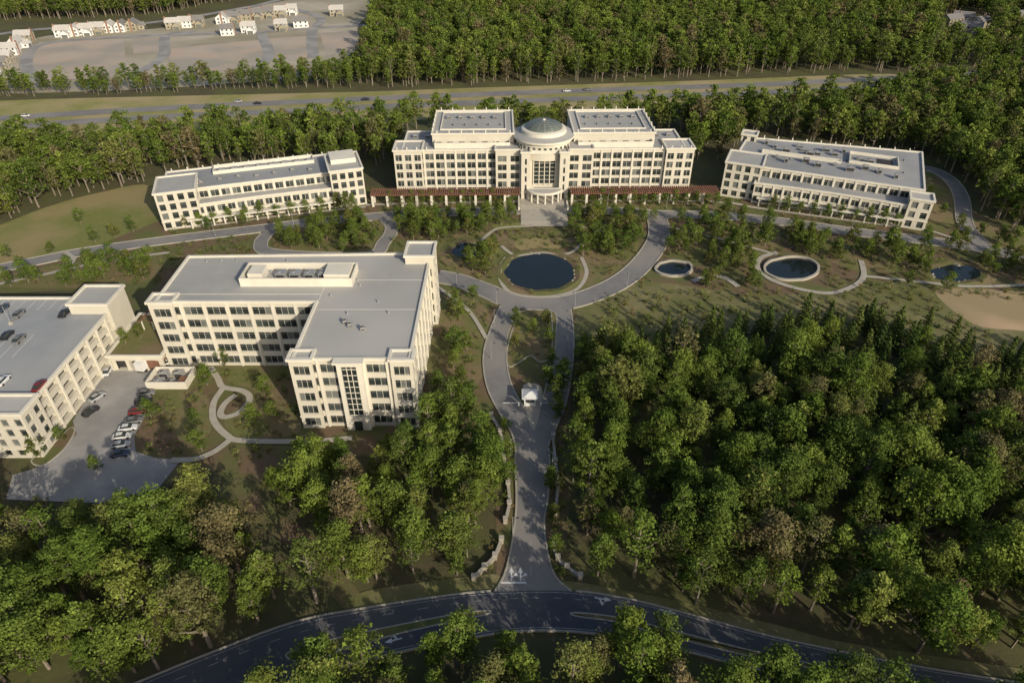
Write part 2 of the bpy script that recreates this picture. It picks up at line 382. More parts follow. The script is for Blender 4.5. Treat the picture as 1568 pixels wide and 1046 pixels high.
pond(1462,419,38,12,sd=5,j=.12)
rockm.finish()

# ---------------------------------------------------------------- facade system
def facade(b,p0,p1,z0,floors,fh,top,bay=5.,wf=.82,sill=.8,wh=2.5,pil=.3,glass=GL,depth=.35,mull=1.5,wm='wall'):
    p0=Vector(p0);p1=Vector(p1);d=p1-p0;L=d.length
    if L<.5: return
    d/=L;nr=Vector((d.y,-d.x)); n=max(1,round(L/bay)); bw=L/n
    def pt(s,z,o=0): q=p0+d*s+nr*o; return (q.x,q.y,z)
    def Q(part,m,a,c,za,zb,o=0): b.face(part,m,[pt(a,za,o),pt(c,za,o),pt(c,zb,o),pt(a,zb,o)])
    for i in range(n):
        s0=i*bw;s1=s0+bw;w=bw*wf;a=s0+(bw-w)/2;c=a+w
        for k in range(floors):
            zf=z0+k*fh; zs=zf+sill; zt=min(zs+wh,zf+fh-.15)
            Q('walls',wm,s0,a,zf,zf+fh);Q('walls',wm,c,s1,zf,zf+fh);Q('walls',wm,a,c,zf,zs);Q('walls',wm,a,c,zt,zf+fh)
            for (u0,v0,u1,v1) in ((a,zs,c,zs),(c,zs,c,zt),(c,zt,a,zt),(a,zt,a,zs)):
                b.face('walls',wm,[pt(u0,v0,0),pt(u1,v1,0),pt(u1,v1,-depth),pt(u0,v0,-depth)])
            if mull:
                m=max(1,round(w/mull)); pw=w/m
                for q in range(m): Q('windows',random.choice(glass),a+q*pw,a+(q+1)*pw,zs,zt,-depth)
                for q in range(1,m): 
                    x=a+q*pw; Q('window_frames','wall2',x-.045,x+.045,zs,zt,-depth+.08)
                zz=zt-(zt-zs)*.3; Q('window_frames','metal',a,c,zz-.03,zz+.03,-depth+.06)
            else: Q('openings',random.choice(glass),a,c,zs,zt,-depth)
        if pil and i>0: 
            z1=top
            for (a_,b_,o1,o2) in ((-.3,.3,.28,.28),(-.3,-.3,0,.28),(.3,.3,.28,0)):
                b.face('pilasters','wall2',[pt(s0+a_,z0,o1),pt(s0+b_,z0,o2),pt(s0+b_,z1,o2),pt(s0+a_,z1,o1)])
    zt=z0+floors*fh
    if top>zt: Q('walls',wm,0,L,zt,top)
def ring(b,part,m,poly,o_out,o_in,z0,z1):
    A=offs(poly,o_out);I=offs(poly,o_in);n=len(poly)
    for i in range(n):
        j=(i+1)%n
        b.face(part,m,[(*A[i],z0),(*A[j],z0),(*A[j],z1),(*A[i],z1)]);b.face(part,m,[(*I[j],z0),(*I[i],z0),(*I[i],z1),(*I[j],z1)])
        b.face(part,m,[(*A[i],z1),(*A[j],z1),(*I[j],z1),(*I[i],z1)]);b.face(part,m,[(*A[j],z0),(*A[i],z0),(*I[i],z0),(*I[j],z0)])
def block(b,poly,z0,floors,fh,par=1.4,roof='roof',cor=.4,**kw):
    if area(poly)<0: poly=poly[::-1]
    top=z0+floors*fh+par
    for i in range(len(poly)):
        facade(b,poly[i],poly[(i+1)%len(poly)],z0,floors,fh,top-.7,**kw)
    ring(b,'cornice','wall2',poly,cor,-.3,top-.7,top)
    if z0<1 and floors>1: ring(b,'string_course','wall2',poly,.18,.0,z0+fh-.35,z0+fh-.05)
    b.face('roof',roof,[(*q,top-.55) for q in offs(poly,-.31)])
    if z0<1: BLOCK.append(np.array(offs(poly,2.5)))
    return top
def hvac(b,fr,x,y,z,w=3,d=2,h=1.4):
    b.box('rooftop_units','metal',x,x+w,y,y+d,z+.2,z+h,fr); b.box('rooftop_units','dark',x+.15,x+w-.15,y-.02,y+.05,z+.4,z+h-.3,fr)
    b.cyl('rooftop_units','metal',x+w*.3,y+d/2,z+h,z+h+.25,.5,.5,10,fr,cap=False); b.cyl('rooftop_units','dark',x+w*.3,y+d/2,z+h,z+h+.12,.45,.45,10,fr)
def screen(b,fr,x0,x1,y0,y1,z,h,inner='roof'):
    poly=fr.p2([(x0,y0),(x1,y0),(x1,y1),(x0,y1)]); ring(b,'mechanical_screen','wall2',poly,0,-.35,z,z+h)

# --- L-shaped office building
b=B('office_building'); fr=ID
top=block(b,[(-95,153.5),(-52,153.5),(-52,128.5),(-24.3,128.5),(-24.3,180),(-95.5,178)],0,5,4.1,bay=6.0,wf=.82,wh=2.5,sill=.95,mull=1.6)
zr=top-.55
for x0,x1 in ((-53,-47.5),(-29,-23.6)): block(b,[(x0,127.7),(x1,127.7),(x1,131.5),(x0,131.5)],0,5,4.1,par=1.65,bay=5,wf=.7,wh=2.6,pil=0)
block(b,[(-31,174),(-22.8,174),(-22.8,182.5),(-31,182.5)],0,5,4.1,par=3.8,bay=4,wf=.6,pil=0)
block(b,[(-97,152.6),(-90.5,152.6),(-90.5,157),(-97,157)],0,5,4.1,par=1.6,bay=5,wf=.7,pil=0)
b.box('glass_bay','wall2',-41.6,-35.6,126.9,128.45,0,21.5)
b.box('glass_bay','g0',-40.3,-36.9,126.7,126.95,5,20.3)
for k in range(9): b.box('glass_bay','wall2',-40.3,-36.9,126.6,126.72,5.3+k*1.8,5.45+k*1.8)
b.box('glass_bay','wall2',-39.2,-39.05,126.58,126.74,5,20.3);b.box('glass_bay','wall2',-38.1,-37.95,126.58,126.74,5,20.3)
b.box('glass_bay','wall2',-42.2,-35,126,128.3,21.5,22.1)
b.box('entrance_door','g0',-39.6,-37.6,126.7,126.93,.2,3)
screen(b,ID,-75,-44,161.5,170.5,zr,2.6)
b.face('mechanical_roof','roof',[(-74.6,161.9,zr+.4),(-44.4,161.9,zr+.4),(-44.4,170.1,zr+.4),(-74.6,170.1,zr+.4)])
b.box('mechanical_screen','wall2',-73,-69,163,168,zr+.5,zr+3.2)
for x in (-66,-62,-58,-54): hvac(b,ID,x,164.5,zr+.4,2.6,3,1.8)
b.box('stair_head','wall2',-52,-45,163,169,zr+.5,zr+3.0)
for x,y in ((-43,143),(-41.5,141.5),(-38,140)): hvac(b,ID,x,y,zr,1.3,1,1.0)
for k in range(16):
    x=random.uniform(-90,-28);y=random.uniform(172.5,176) if x<-50 else random.uniform(133,170); b.cyl('vents','metal',x,y,zr,zr+.7,.2,.2,8)
for y in (150,165): b.box('roof_seams','wall2',-51.2,-25,y,y+.12,zr+.005,zr+.05)
b.box('roof_seams','wall2',-94,-52,157.5,157.7,zr+.005,zr+.06); b.box('roof_seams','wall2',-51.9,-51.75,132.5,176,zr+.005,zr+.05)
b.finish()

# --- left office building (behind lawn)
b=B('office_building'); fr=Fr(-134,239,18.2)
def R(a,c,d,e): return fr.p2([(a,d),(c,d),(c,e),(a,e)])
front=fr.p2([(8,-.8),(24,.3),(38,.6),(52,.3),(66,-.8),(66,8),(8,8)])
block(b,front,0,2,3.8,par=1.0,bay=3.6,wf=.72,wh=2.4,sill=.8)
t=block(b,R(2,67,6,27),0,3,3.8,par=1.2,bay=4,wf=.74,roof='roofb'); 
screen(b,fr,20,60,19,26,t-.5,1.4)
for x in range(22,60,5): hvac(b,fr,x,20.5,t-.55,2.4,2,1.3)
for x in range(8,62,7): hvac(b,fr,x,11+(x%3),t-.55,1.4,1.2,.9)
block(b,R(0,14.5,-1.6,15),0,4,3.6,par=.9,bay=3.6,wf=.6,pil=0)
block(b,R(64.5,77.5,-1.8,17),0,4,3.7,par=1.2,bay=3.2,wf=.64,pil=0)
b.box('roof_lantern','wall2',66,76,6,16,15.4,17.3,fr)
for x in range(4,76,6): b.cyl('roof_finials','wall2',x,26.6,t-.2,t+1.1,.25,.25,6,fr)
for x in range(10,64,4): b.box('colonnade','wall2',x,x+.5,-3.2,-2.7,0,3.2,fr)
b.box('colonnade','wall2',9,65,-3.5,-1.1,3.2,3.7,fr)
b.finish()

# --- right office building
b=B('office_building'); fr=Fr(88.5,271.5,-22.8)
front=fr.p2([(13,-3.6),(28,-2.6),(42,-2.2),(57,-2.4),(71,-3.4),(71,8),(13,8)])
block(b,front,0,2,3.9,par=1.2,bay=3.6,wf=.72,wh=2.4,sill=.8,roof='roofb')
t=block(b,fr.p2([(2,5),(74.5,5),(76,49),(4,39)]),0,3,3.8,par=1.3,bay=4,wf=.74,roof='roofb')
block(b,R(0,14.5,-1.6,13),0,4,3.6,par=.8,bay=3.4,wf=.6,pil=0)
block(b,fr.p2([(1.5,35),(8,35),(8,41),(1.5,41)]),0,4,3.6,par=.8,bay=3.4,wf=.5,pil=0)
block(b,R(69.5,77.5,-4.5,3),0,3,3.8,par=1.0,bay=3.6,wf=.55,pil=0)
screen(b,fr,47,66,24,36,t-.5,1.3); b.face('roof_well','dark',[fr(*q,t-.4) for q in ((58,26),(64,26),(64,34),(58,34))])
screen(b,fr,12,44,22,24.5,t-.5,1.0)
for x,y in ((16,30),(20,26),(27,31),(33,28),(40,30),(22,14),(34,14),(46,14),(58,16),(50,29),(54,27),(18,18),(29,17),(41,18),(25,35),(36,34),(12,33),(30,26),(44,35),(52,18),(64,13)): hvac(b,fr,x,y,t-.55,random.choice((1.4,2.6,3.2)),2,random.choice((1,1.5,1.9)))
for k in range(14): b.cyl('vents','dark',*[random.uniform(a,c) for a,c in ((8,70),(8,36))],t-.55,t+.1,.25,.25,8,fr)
for x in range(4,74,6): b.cyl('roof_finials','wall2',x+1,39.5+(x/75)*9.3,t-.2,t+1.0,.25,.25,6,fr)
for x in range(16,70,4): b.box('colonnade','wall2',x,x+.5,-6.2,-5.7,0,3.2,fr)
b.box('colonnade','wall2',15,70,-6.5,-4.9,3.2,3.7,fr)
b.finish()

# --- central domed building
b=B('domed_office_building'); fr=Fr(13.3,270.5,1.2)
block(b,R(-58,58,1.5,24),0,5,3.65,par=1.5,bay=4.3,wf=.76,wh=2.5,sill=.7,roof='roofb')
for s in (-1,1):
    x0,x1=sorted((s*61.5,s*50)); block(b,R(x0,x1,0,11),0,5,3.65,par=1.9,bay=3.8,wf=.66,pil=0)
    x0,x1=sorted((s*62,s*54)); block(b,R(x0,x1,14,23),0,4,3.65,par=1.2,bay=4,wf=.8,pil=0)
    x0,x1=sorted((s*46,s*12.5)); t=block(b,R(x0,x1,7,37),0,6,3.65,par=2.6,bay=4.8,wf=.5,wh=1.4,sill=1.2,pil=0)
    screen(b,fr,x0+3,x1-3,12,35,t-.5,.5); 
    x0,x1=sorted((s*45,s*14)); ring(b,'terrace_wall','wall2',R(x0,x1,3.5,8),0,-.4,19.2,21.6)
    x0,x1=sorted((s*20,s*9.5)); block(b,R(x0,x1,-1.6,10),0,5,3.65,par=2.6,bay=5.2,wf=.68,pil=0)
    x0,x1=sorted((s*9.6,s*6)); block(b,R(x0,x1,-5,3),0,5,3.65,par=2.6,bay=8,wf=.22,wh=2.4,pil=0,cor=.4)
    for k in range(5):
        hvac(b,fr,s*(20+k*5)-1,26,t-.55,2,2,1.1); b.cyl('vents','dark',s*(18+k*5),18,t-.55,t+.1,.25,.25,8,fr)
    for x in (49,54): hvac(b,fr,s*x-1,16,19.2,2,2,1.2)
    for x in range(14,46,5):
        for y in (7,37): b.cyl('roof_finials','wall2',s*x,y,t-.05,t+1.1,.25,.25,6,fr)
    for y in range(10,36,6): b.cyl('roof_finials','wall2',s*46,y,t-.05,t+1.1,.25,.25,6,fr)
    for x in range(48,62,4): b.cyl('roof_finials','wall2',s*x,.4,20,21.1,.25,.25,6,fr)
# entrance bay
b.box('portico','wall',-6.1,6.1,-1.5,6,0,20.4,fr)
b.box('portico_glass','g0',-4.6,4.6,-1.75,-1.45,6,18.6,fr)
for x in (-4.6,-2.3,-.15,2.0,4.3): b.box('portico_mullions','wall2',x,x+.3,-2.1,-1.5,5.6,19,fr)
for k in range(8): b.box('portico_mullions','wall2',-4.6,4.6,-1.9,-1.6,6+k*1.75,6.12+k*1.75,fr)
b.box('portico_cornice','wall2',-6.3,6.3,-3.2,0,19.2,20.6,fr)
seg=14
pts=[(7.5*math.cos(math.pi+math.pi*i/seg),-5+6*math.sin(math.pi+math.pi*i/seg)) for i in range(seg+1)]
poly=fr.p2(pts); ring(b,'entrance_canopy','wall2',poly,.0,-.6,4.6,5.5); b.face('entrance_canopy','roof',[(*q,5.35) for q in offs(poly,-.5)])
for i in range(1,seg,2): b.cyl('entrance_columns','wall2',pts[i][0]*.93,-5+(pts[i][1]+5)*.93,.7,4.6,.4,.35,10,fr)
b.box('entrance_doors','g0',-4,4,-1.8,-1.5,.9,4.2,fr)
# rotunda
cx,cy=0,8.5; n=48; D=-3.2
b.cyl('rotunda_drum','wall',cx,cy,16,25.6+D,11.6,11.6,n,fr,cap=False)
for i in range(32):
    a=2*math.pi*i/32; f2=Fr(*fr(cx+11.6*math.cos(a),cy+11.6*math.sin(a))[:2],math.degrees(a)+1.2)
    b.box('drum_windows','g1',-.2,.06,-.55,.55,22.4+D,24.6+D,f2)
b.cyl('rotunda_cornice','wall2',cx,cy,25.6+D,26.2+D,11.6,12.8,n,fr,cap=False); b.cyl('rotunda_cornice','wall2',cx,cy,26.2+D,27+D,12.8,12.8,n,fr,cap=False)
b.cyl('rotunda_roof','roof',cx,cy,27+D,27.9+D,12.8,9.4,n,fr,cap=False)
b.cyl('rotunda_tier','wall2',cx,cy,27.9+D,29.2+D,9.4,9.2,n,fr,cap=False); b.cyl('rotunda_tier','wall2',cx,cy,29.2+D,29.6+D,9.2,7.7,n,fr,cap=False)
rings=7
for k in range(rings):
    a0=k*math.pi/2/rings*.96;a1=(k+1)*math.pi/2/rings*.96; r0=7.7*math.cos(a0);r1=7.7*math.cos(a1);z0=29.5+D+2.9*math.sin(a0);z1=29.5+D+2.9*math.sin(a1)
    b.cyl('dome_glass','dome',cx,cy,z0,z1,r0,r1,n,fr,cap=(k==rings-1))
    b.cyl('dome_ribs','metal',cx,cy,z0+.08,z0+.16,r0+.07,r0-.01,n,fr,cap=False)
    for i in range(16):
        t=2*math.pi*i/16; dt=.08/max(r0,.6)
        b.face('dome_ribs','metal',[fr(cx+(r0+.08)*math.cos(t-dt),cy+(r0+.08)*math.sin(t-dt),z0+.06),fr(cx+(r0+.08)*math.cos(t+dt),cy+(r0+.08)*math.sin(t+dt),z0+.06),fr(cx+(r1+.08)*math.cos(t+dt),cy+(r1+.08)*math.sin(t+dt),z1+.06),fr(cx+(r1+.08)*math.cos(t-dt),cy+(r1+.08)*math.sin(t-dt),z1+.06)])
b.cyl('dome_finial','wall2',cx,cy,32.3+D,32.8+D,.8,.4,12,fr)
b.finish()

# pergolas
for s in (-1,1):
    b=B('pergola'); x0,x1=sorted((s*71,s*10.5))
    for y in (-10,-6): 
        b.box('beams','brown',x0,x1,y,y+.5,4.7,5.4,fr)
        x=x0+.6
        while x<x1: b.box('columns','wall2',x-.45,x+.45,y-.2,y+.7,0,4.7,fr); x+=6
    x=x0
    while x<x1: b.box('rafters','brown',x,x+.5,-11,-4.6,5.42,5.75,fr); x+=.9
    b.finish()

# --- parking garage
b=B('parking_garage')
kw=dict(glass=['dark'],mull=0,depth=1.2,sill=1.15,wh=1.6,wf=.84,pil=.3,bay=5.2)
t=block(b,[(-200,118),(-114,118),(-114,168),(-200,168)],0,4,3.15,par=1.2,roof='deckroof',**kw)
block(b,[(-126,117.2),(-113.2,117.2),(-113.2,124),(-126,124)],0,4,3.15,par=1.9,bay=3.4,wf=.55,pil=0)
block(b,[(-124,160),(-113,160),(-113,170),(-124,170)],0,4,3.15,par=4.2,bay=3.4,wf=.0001,wh=.1,mull=0,pil=0)
zr=t-.54
for x in range(-198,-128,3): 
    for y0,y1 in ((119,124),(140,145),(145.2,150),(162,167)): b.box('stall_lines','paint',x,x+.12,y0,y1,zr,zr+.012)
for x in (-185,-160,-138):
    for y in (132,155): b.box('light_bases','conc',x-.4,x+.4,y-.4,y+.4,zr,zr+.8); b.cyl('light_poles','metal',x,y,zr+.8,zr+6,.09,.07,6); b.box('light_heads','dark',x-.8,x+.8,y-.2,y+.2,zr+6,zr+6.2)
b.finish(); ZDECK=zr

# green-roof podium between garage and office
b=B('green_roof_podium')
t=block(b,[(-112.6,151),(-97.6,151),(-97.6,172),(-112.6,172)],0,1,4.6,par=1.,roof='lawn2',bay=5,wf=.8,wh=3.4,sill=.2,glass=['dark'],mull=0,pil=0,depth=1.5)
for x in (-108,-105,-102,-99):
    b.box('trellis','wall2',x,x+.3,164,164.3,t-.8,t+2.6); b.box('trellis','wall2',x,x+.3,170,170.3,t-.8,t+2.6); b.box('trellis','brown',x-.1,x+.35,163.4,171,t+2.6,t+2.9)
b.finish()
# utility yard
b=B('utility_yard')
ring(b,'screen_wall','wall2',[(-99.5,143),(-88.5,143),(-88.5,150),(-99.5,150)],0,-.3,0,2.4)
b.face('slab','conc',[(-99.2,143.3,.2),(-88.8,143.3,.2),(-88.8,149.7,.2),(-99.2,149.7,.2)])
hvac(b,ID,-98,144,.1,2.6,2,1.8); hvac(b,ID,-94.6,144,.1,1.8,1.6,1.4)
for x in (-97.6,-93.4): hvac(b,ID,x,147,.1,2.4,1.8,2.2)
b.box('dumpster','brown',-91.4,-89.6,144.2,146.6,.2,1.7)
b.finish(); BLOCK.append(np.array([(-101,142),(-87,142),(-87,152),(-101,152)]))

# gatehouse
gx,gy=S(811,618); b=B('gatehouse'); fr=Fr(gx,gy,0)
poly=fr.p2([(-1.5,-1.4),(1.5,-1.4),(1.5,1.4),(-1.5,1.4)])
for i in range(4): facade(b,poly[i],poly[(i+1)%4],.3,1,2.8,3.1,bay=3.2,wf=.8,sill=1.0,wh=1.5,pil=0,wm='white')
b.box('roof','white',-2.1,2.1,-2.0,2.0,3.1,3.35,fr)
ap=fr(0,0,4.2); cs=[fr(x,y,3.355) for x,y in ((-1.9,-1.8),(1.9,-1.8),(1.9,1.8),(-1.9,1.8))]
for i in range(4): b.face('roof','white',[cs[i],cs[(i+1)%4],ap])
b.finish()
for s in (-1,1):
    b=B('barrier_gate'); fr=Fr(gx+s*2.9,gy-1,0); b.box('post','white',-.2,.2,-.2,.2,.3,1.3,fr); x0,x1=sorted((s*.2,s*4.2)); b.box('arm','white',x0,x1,-.05,.05,1.1,1.22,fr); b.finish()

# entry walls
def wall(name,pts,h=1.0,w=.45,piers=True):
    c=np.array(smooth(SP(pts),6)); l,r=edges(c,w); b=B(name); l2,r2=edges(c,w+.25)
    for i in range(len(c)-1):
        a,bb,cc,d=l[i],l[i+1],r[i+1],r[i]
        b.face('wall','stone',[(*a,0),(*bb,0),(*bb,h),(*a,h)]);b.face('wall','stone',[(*d,0),(*cc,0),(*cc,h),(*d,h)])
        a,bb,cc,d=l2[i],l2[i+1],r2[i+1],r2[i]
        b.face('coping','conc',[(*a,h+.15),(*bb,h+.15),(*cc,h+.15),(*d,h+.15)]);b.face('coping','conc',[(*a,h),(*bb,h),(*bb,h+.15),(*a,h+.15)]);b.face('coping','conc',[(*d,h),(*cc,h),(*cc,h+.15),(*d,h+.15)])
    if piers:
        for i in list(range(0,len(c),6)): b.box('piers','stone',c[i][0]-.45,c[i][0]+.45,c[i][1]-.45,c[i][1]+.45,0,h+.5); b.box('pier_caps','conc',c[i][0]-.55,c[i][0]+.55,c[i][1]-.55,c[i][1]+.55,h+.5,h+.7)
    b.finish(); BLOCK.append(np.concatenate([l2,r2[::-1]]))
wall('entry_wall',[(752,640),(766,665),(772,705),(778,745),(780,775),(774,800)])
wall('entry_wall',[(768,830),(758,855),(742,872),(726,888)])
wall('entry_wall',[(847,672),(850,710),(854,745),(850,790)])
wall('entry_wall',[(846,835),(854,858),(868,872),(888,886)])

# road markings at junction
b=B('stop_line'); 
def mk(px,w,d,m='paint',z=.36,ang=0):
    x,y=S(*px); f=Fr(x,y,ang); b.face('m',m,[f(-w/2,-d/2,z),f(w/2,-d/2,z),f(w/2,d/2,z),f(-w/2,d/2,z)])
ZT=.30
mk((786,893),5.2,.45,z=ZT)
b.finish()
b=B('lane_marking')
for i,yy in enumerate(range(700,880,22)): mk((813,yy),.14,2.0,'wpaint',ZT)
b.finish()
def arrow(px,ang,z):
    b=B('turn_arrow'); x,y=S(*px); f=Fr(x,y,ang)
    b.face('a','paint',[f(-.14,-1.6,z),f(.14,-1.6,z),f(.14,.3,z),f(-.14,.3,z)]); b.face('a','paint',[f(-.55,.3,z),f(.55,.3,z),f(0,1.7,z)])
    b.face('a','paint',[f(.14,-.8,z+.002),f(.9,-.3,z+.002),f(.9,.05,z+.002),f(.14,-.4,z+.002)]); b.face('a','paint',[f(.7,-.55,z+.004),f(1.5,-.1,z+.004),f(.8,.4,z+.004)])
    b.finish()
arrow((783,880),0,ZT); arrow((797,880),0,ZT)
for px,a in (((603,981),105),((703,961),98),((502,1009),112),((923,918),-100),((1022,937),-108)): arrow(px,a,ZM+.012)
b=B('parking_stall_lines')
for i in range(7):
    x,y=S(233-7*i,606+14*i); f=Fr(x,y,15); b.face('m','wpaint',[f(-4.5,0,.156),f(0,0,.156),f(0,.1,.156),f(-4.5,.1,.156)])
b.finish()
build_kerbs()

# ---------------------------------------------------------------- houses
def house(px,ang,wm='white',rm='hroof',w=13,d=9):
    x,y=S(*px); fr=Fr(x,y,ang); b=B('house')
    def gable(x0,x1,y0,y1,h,r,alongx=True):
        poly=fr.p2([(x0,y0),(x1,y0),(x1,y1),(x0,y1)])
        for i in range(4): facade(b,poly[i],poly[(i+1)%4],0,1 if h<4 else 2,h/(1 if h<4 else 2),h,bay=3.6,wf=.32,sill=.9,wh=1.3,pil=0,depth=.1,glass=['g0','g1'],wm=wm)
        o=.5
        if alongx:
            ym=(y0+y1)/2
            b.face('roof',rm,[fr(x0-o,y0-o,h-.2),fr(x1+o,y0-o,h-.2),fr(x1+o,ym,h+r),fr(x0-o,ym,h+r)]);b.face('roof',rm,[fr(x1+o,y1+o,h-.2),fr(x0-o,y1+o,h-.2),fr(x0-o,ym,h+r),fr(x1+o,ym,h+r)])
            for xx in (x0,x1): b.face('walls',wm,[fr(xx,y0,h),fr(xx,y1,h),fr(xx,ym,h+r-.15)])
        else:
            xm=(x0+x1)/2
            b.face('roof',rm,[fr(x0-o,y0-o,h-.2),fr(x0-o,y1+o,h-.2),fr(xm,y1+o,h+r),fr(xm,y0-o,h+r)]);b.face('roof',rm,[fr(x1+o,y0-o,h-.2),fr(x1+o,y1+o,h-.2),fr(xm,y1+o,h+r),fr(xm,y0-o,h+r)])
            for yy in (y0,y1): b.face('walls',wm,[fr(x0,yy,h),fr(x1,yy,h),fr(xm,yy,h+r-.15)])
    gable(-w/2,w/2,-d/2,d/2,5.0,3.2); gable(w/2-6.2,w/2-.4,-d/2-4,0,3.2,2.2,False)
    b.box('garage_door','g2',w/2-5.4,w/2-1.2,-d/2-4.08,-d/2-3.98,.05,2.3,fr)
    b.box('chimney','brick',-w/2-.5,-w/2+.5,-1,.2,0,9,fr)
    b.finish(); BLOCK.append(np.array(offs(fr.p2([(-w/2,-d/2-4),(w/2,-d/2-4),(w/2,d/2),(-w/2,d/2)]),2)))
r=random.Random(3)
for p in ((100,56),(118,54),(135,53),(152,51),(170,49),(188,48),(205,46),(268,44),(286,42),(304,40),(342,36),(358,34),(376,31),(394,29),(412,27),(430,25),(448,22),(350,54),(382,50),(432,46),(462,42),(516,24),(2,106),(10,96),(18,84),(28,74),(40,64),(-12,116)):
    house(p,r.choice((8,10,190,12,98)),'white' if r.random()<.6 else 'sand','hroof' if r.random()<.75 else 'hroof2',r.uniform(9,12),r.uniform(7,9))
for p in ((1455,38),(1484,50),(1472,34),(1498,42),(1562,32),(1572,44)): house(p,r.choice((20,-30,200)),'sand','hroof2',15,10)

# ---------------------------------------------------------------- trees
def quadmesh(name,V,Fc,mi,tint,mats):
    me=bpy.data.meshes.new(name); me.from_pydata(V.tolist(),[],Fc.tolist())
    for m in mats: me.materials.append(M[m])
    me.polygons.foreach_set('material_index',mi.astype(np.int32)); at=me.attributes.new('tint','FLOAT','FACE'); at.data.foreach_set('value',tint.astype(np.float32))
    me.update(); return bpy.data.objects.new(name,me)
def tube(P,Rr,n=5):
    P=np.array(P);V=[];Fc=[]
    for i,p in enumerate(P):
        d=P[min(i+1,len(P)-1)]-P[max(i-1,0)];d=d/(np.linalg.norm(d)+1e-9)
        a=np.cross(d,(0,1,.13));a=a/(np.linalg.norm(a)+1e-9);c=np.cross(d,a)
        for k in range(n):
            t=2*math.pi*k/n;V.append(p+Rr[i]*(a*math.cos(t)+c*math.sin(t)))
    for i in range(len(P)-1):
        for k in range(n): Fc.append((i*n+k,i*n+(k+1)%n,(i+1)*n+(k+1)%n,(i+1)*n+k))
    return np.array(V),np.array(Fc)
def leaves(C,Nn,size,rg):
    n=len(C); Nn=Nn/np.linalg.norm(Nn,axis=1)[:,None]; a=np.cross(Nn,rg.normal(size=(n,3)));a/=np.linalg.norm(a,axis=1)[:,None]; c=np.cross(Nn,a)
    s=size*rg.uniform(.6,1.35,(n,1)); s2=s*rg.uniform(.5,.95,(n,1))
    bend=Nn*s*.25
    V=np.stack([C-a*s*.5-c*s2*.1-bend*.3,C-a*s*.05-c*s2*.55,C+a*s*.5+c*s2*.1-bend*.3,C+a*s*.0+c*s2*.55+bend*.5],1).reshape(-1,3)
    return V,np.arange(4*n).reshape(n,4)
def assemble(name,chunks,lm):
    Vs=[];Fs=[];mi=[];ti=[];o=0
    for V,Fc,m,t in chunks:
        Vs.append(V);Fs.append(Fc+o);o+=len(V);mi.append(np.full(len(Fc),m));ti.append(np.broadcast_to(t,len(Fc)))
    return quadmesh(name,np.concatenate(Vs),np.concatenate(Fs),np.concatenate(mi),np.concatenate(ti),['bark',lm])
def broadleaf(name,seed,H,Rc,cb,ncl,nl,ls,lm='leaf',cr0=None,crs=.27,thin=1.0):
    rg=np.random.default_rng(seed); ch=[]
    bx,by=rg.uniform(-.6,.6,2); zz=np.linspace(0,H*.9,7); tp=np.stack([bx*(zz/H)**2,by*(zz/H)**2,zz],1)
    V,Fc=tube(tp,np.linspace(.020*H,.004*H,7)+.02,6); ch.append((V,Fc,0,1))
    ph=rg.uniform(0,6.28,3); cs=[]
    for i in range(ncl):
        t=(i+.5)/ncl; t=t**.85; h=cb+(H*.97-cb)*t
        prof=math.sin(math.pi*min(1,(t*.80+.2))**1.2)**.6 if t<.985 else .15
        th=i*2.4+rg.uniform(-.6,.6); mod=1+.26*math.sin(2*th+ph[0])+.2*math.sin(3*th+ph[1]+t*4)
        rr=Rc*max(.05,prof)*mod*(rg.uniform(.45,1.0) if i%4 else rg.uniform(0,.4))
        cs.append((rr*math.cos(th)+bx*t,rr*math.sin(th)+by*t,h+rg.uniform(-.9,.9)))
    for i in range(0,ncl,max(1,ncl//16)):
        c=np.array(cs[i]); b0=np.array((bx*.3,by*.3,max(cb*.7,c[2]-math.hypot(c[0],c[1])*.8-.5))); md=(b0+c)/2+np.array((0,0,-.25))
        V,Fc=tube([b0,md,c],[.009*H,.006*H,.002*H],4); ch.append((V,Fc,0,1))
    for c in cs:
        cr=(cr0 or Rc*crs)*rg.uniform(.5,1.35); k=int(nl*rg.uniform(.7,1.2)*thin)
        d=rg.normal(size=(k,3));d/=np.linalg.norm(d,axis=1)[:,None]; d[:,2]=np.where(d[:,2]<-.35,-d[:,2],d[:,2])
        q=rg.uniform(.35,1.25,(k,1)); C=np.array(c)+d*cr*q*np.array((1.15,1.15,.8)); Nn=d*.9+np.array((0,0,.6))+rg.normal(size=(k,3))*.55
        V,Fc=leaves(C,Nn,ls,rg); tn=rg.uniform(.62,1.22)*(.62+.48*(c[2]/H)); ch.append((V,Fc,1,tn*rg.uniform(.7,1.3,k)))  # random clump and leaf tint, plus lower-crown shade painted in for depth
    return assemble(name,ch,lm)
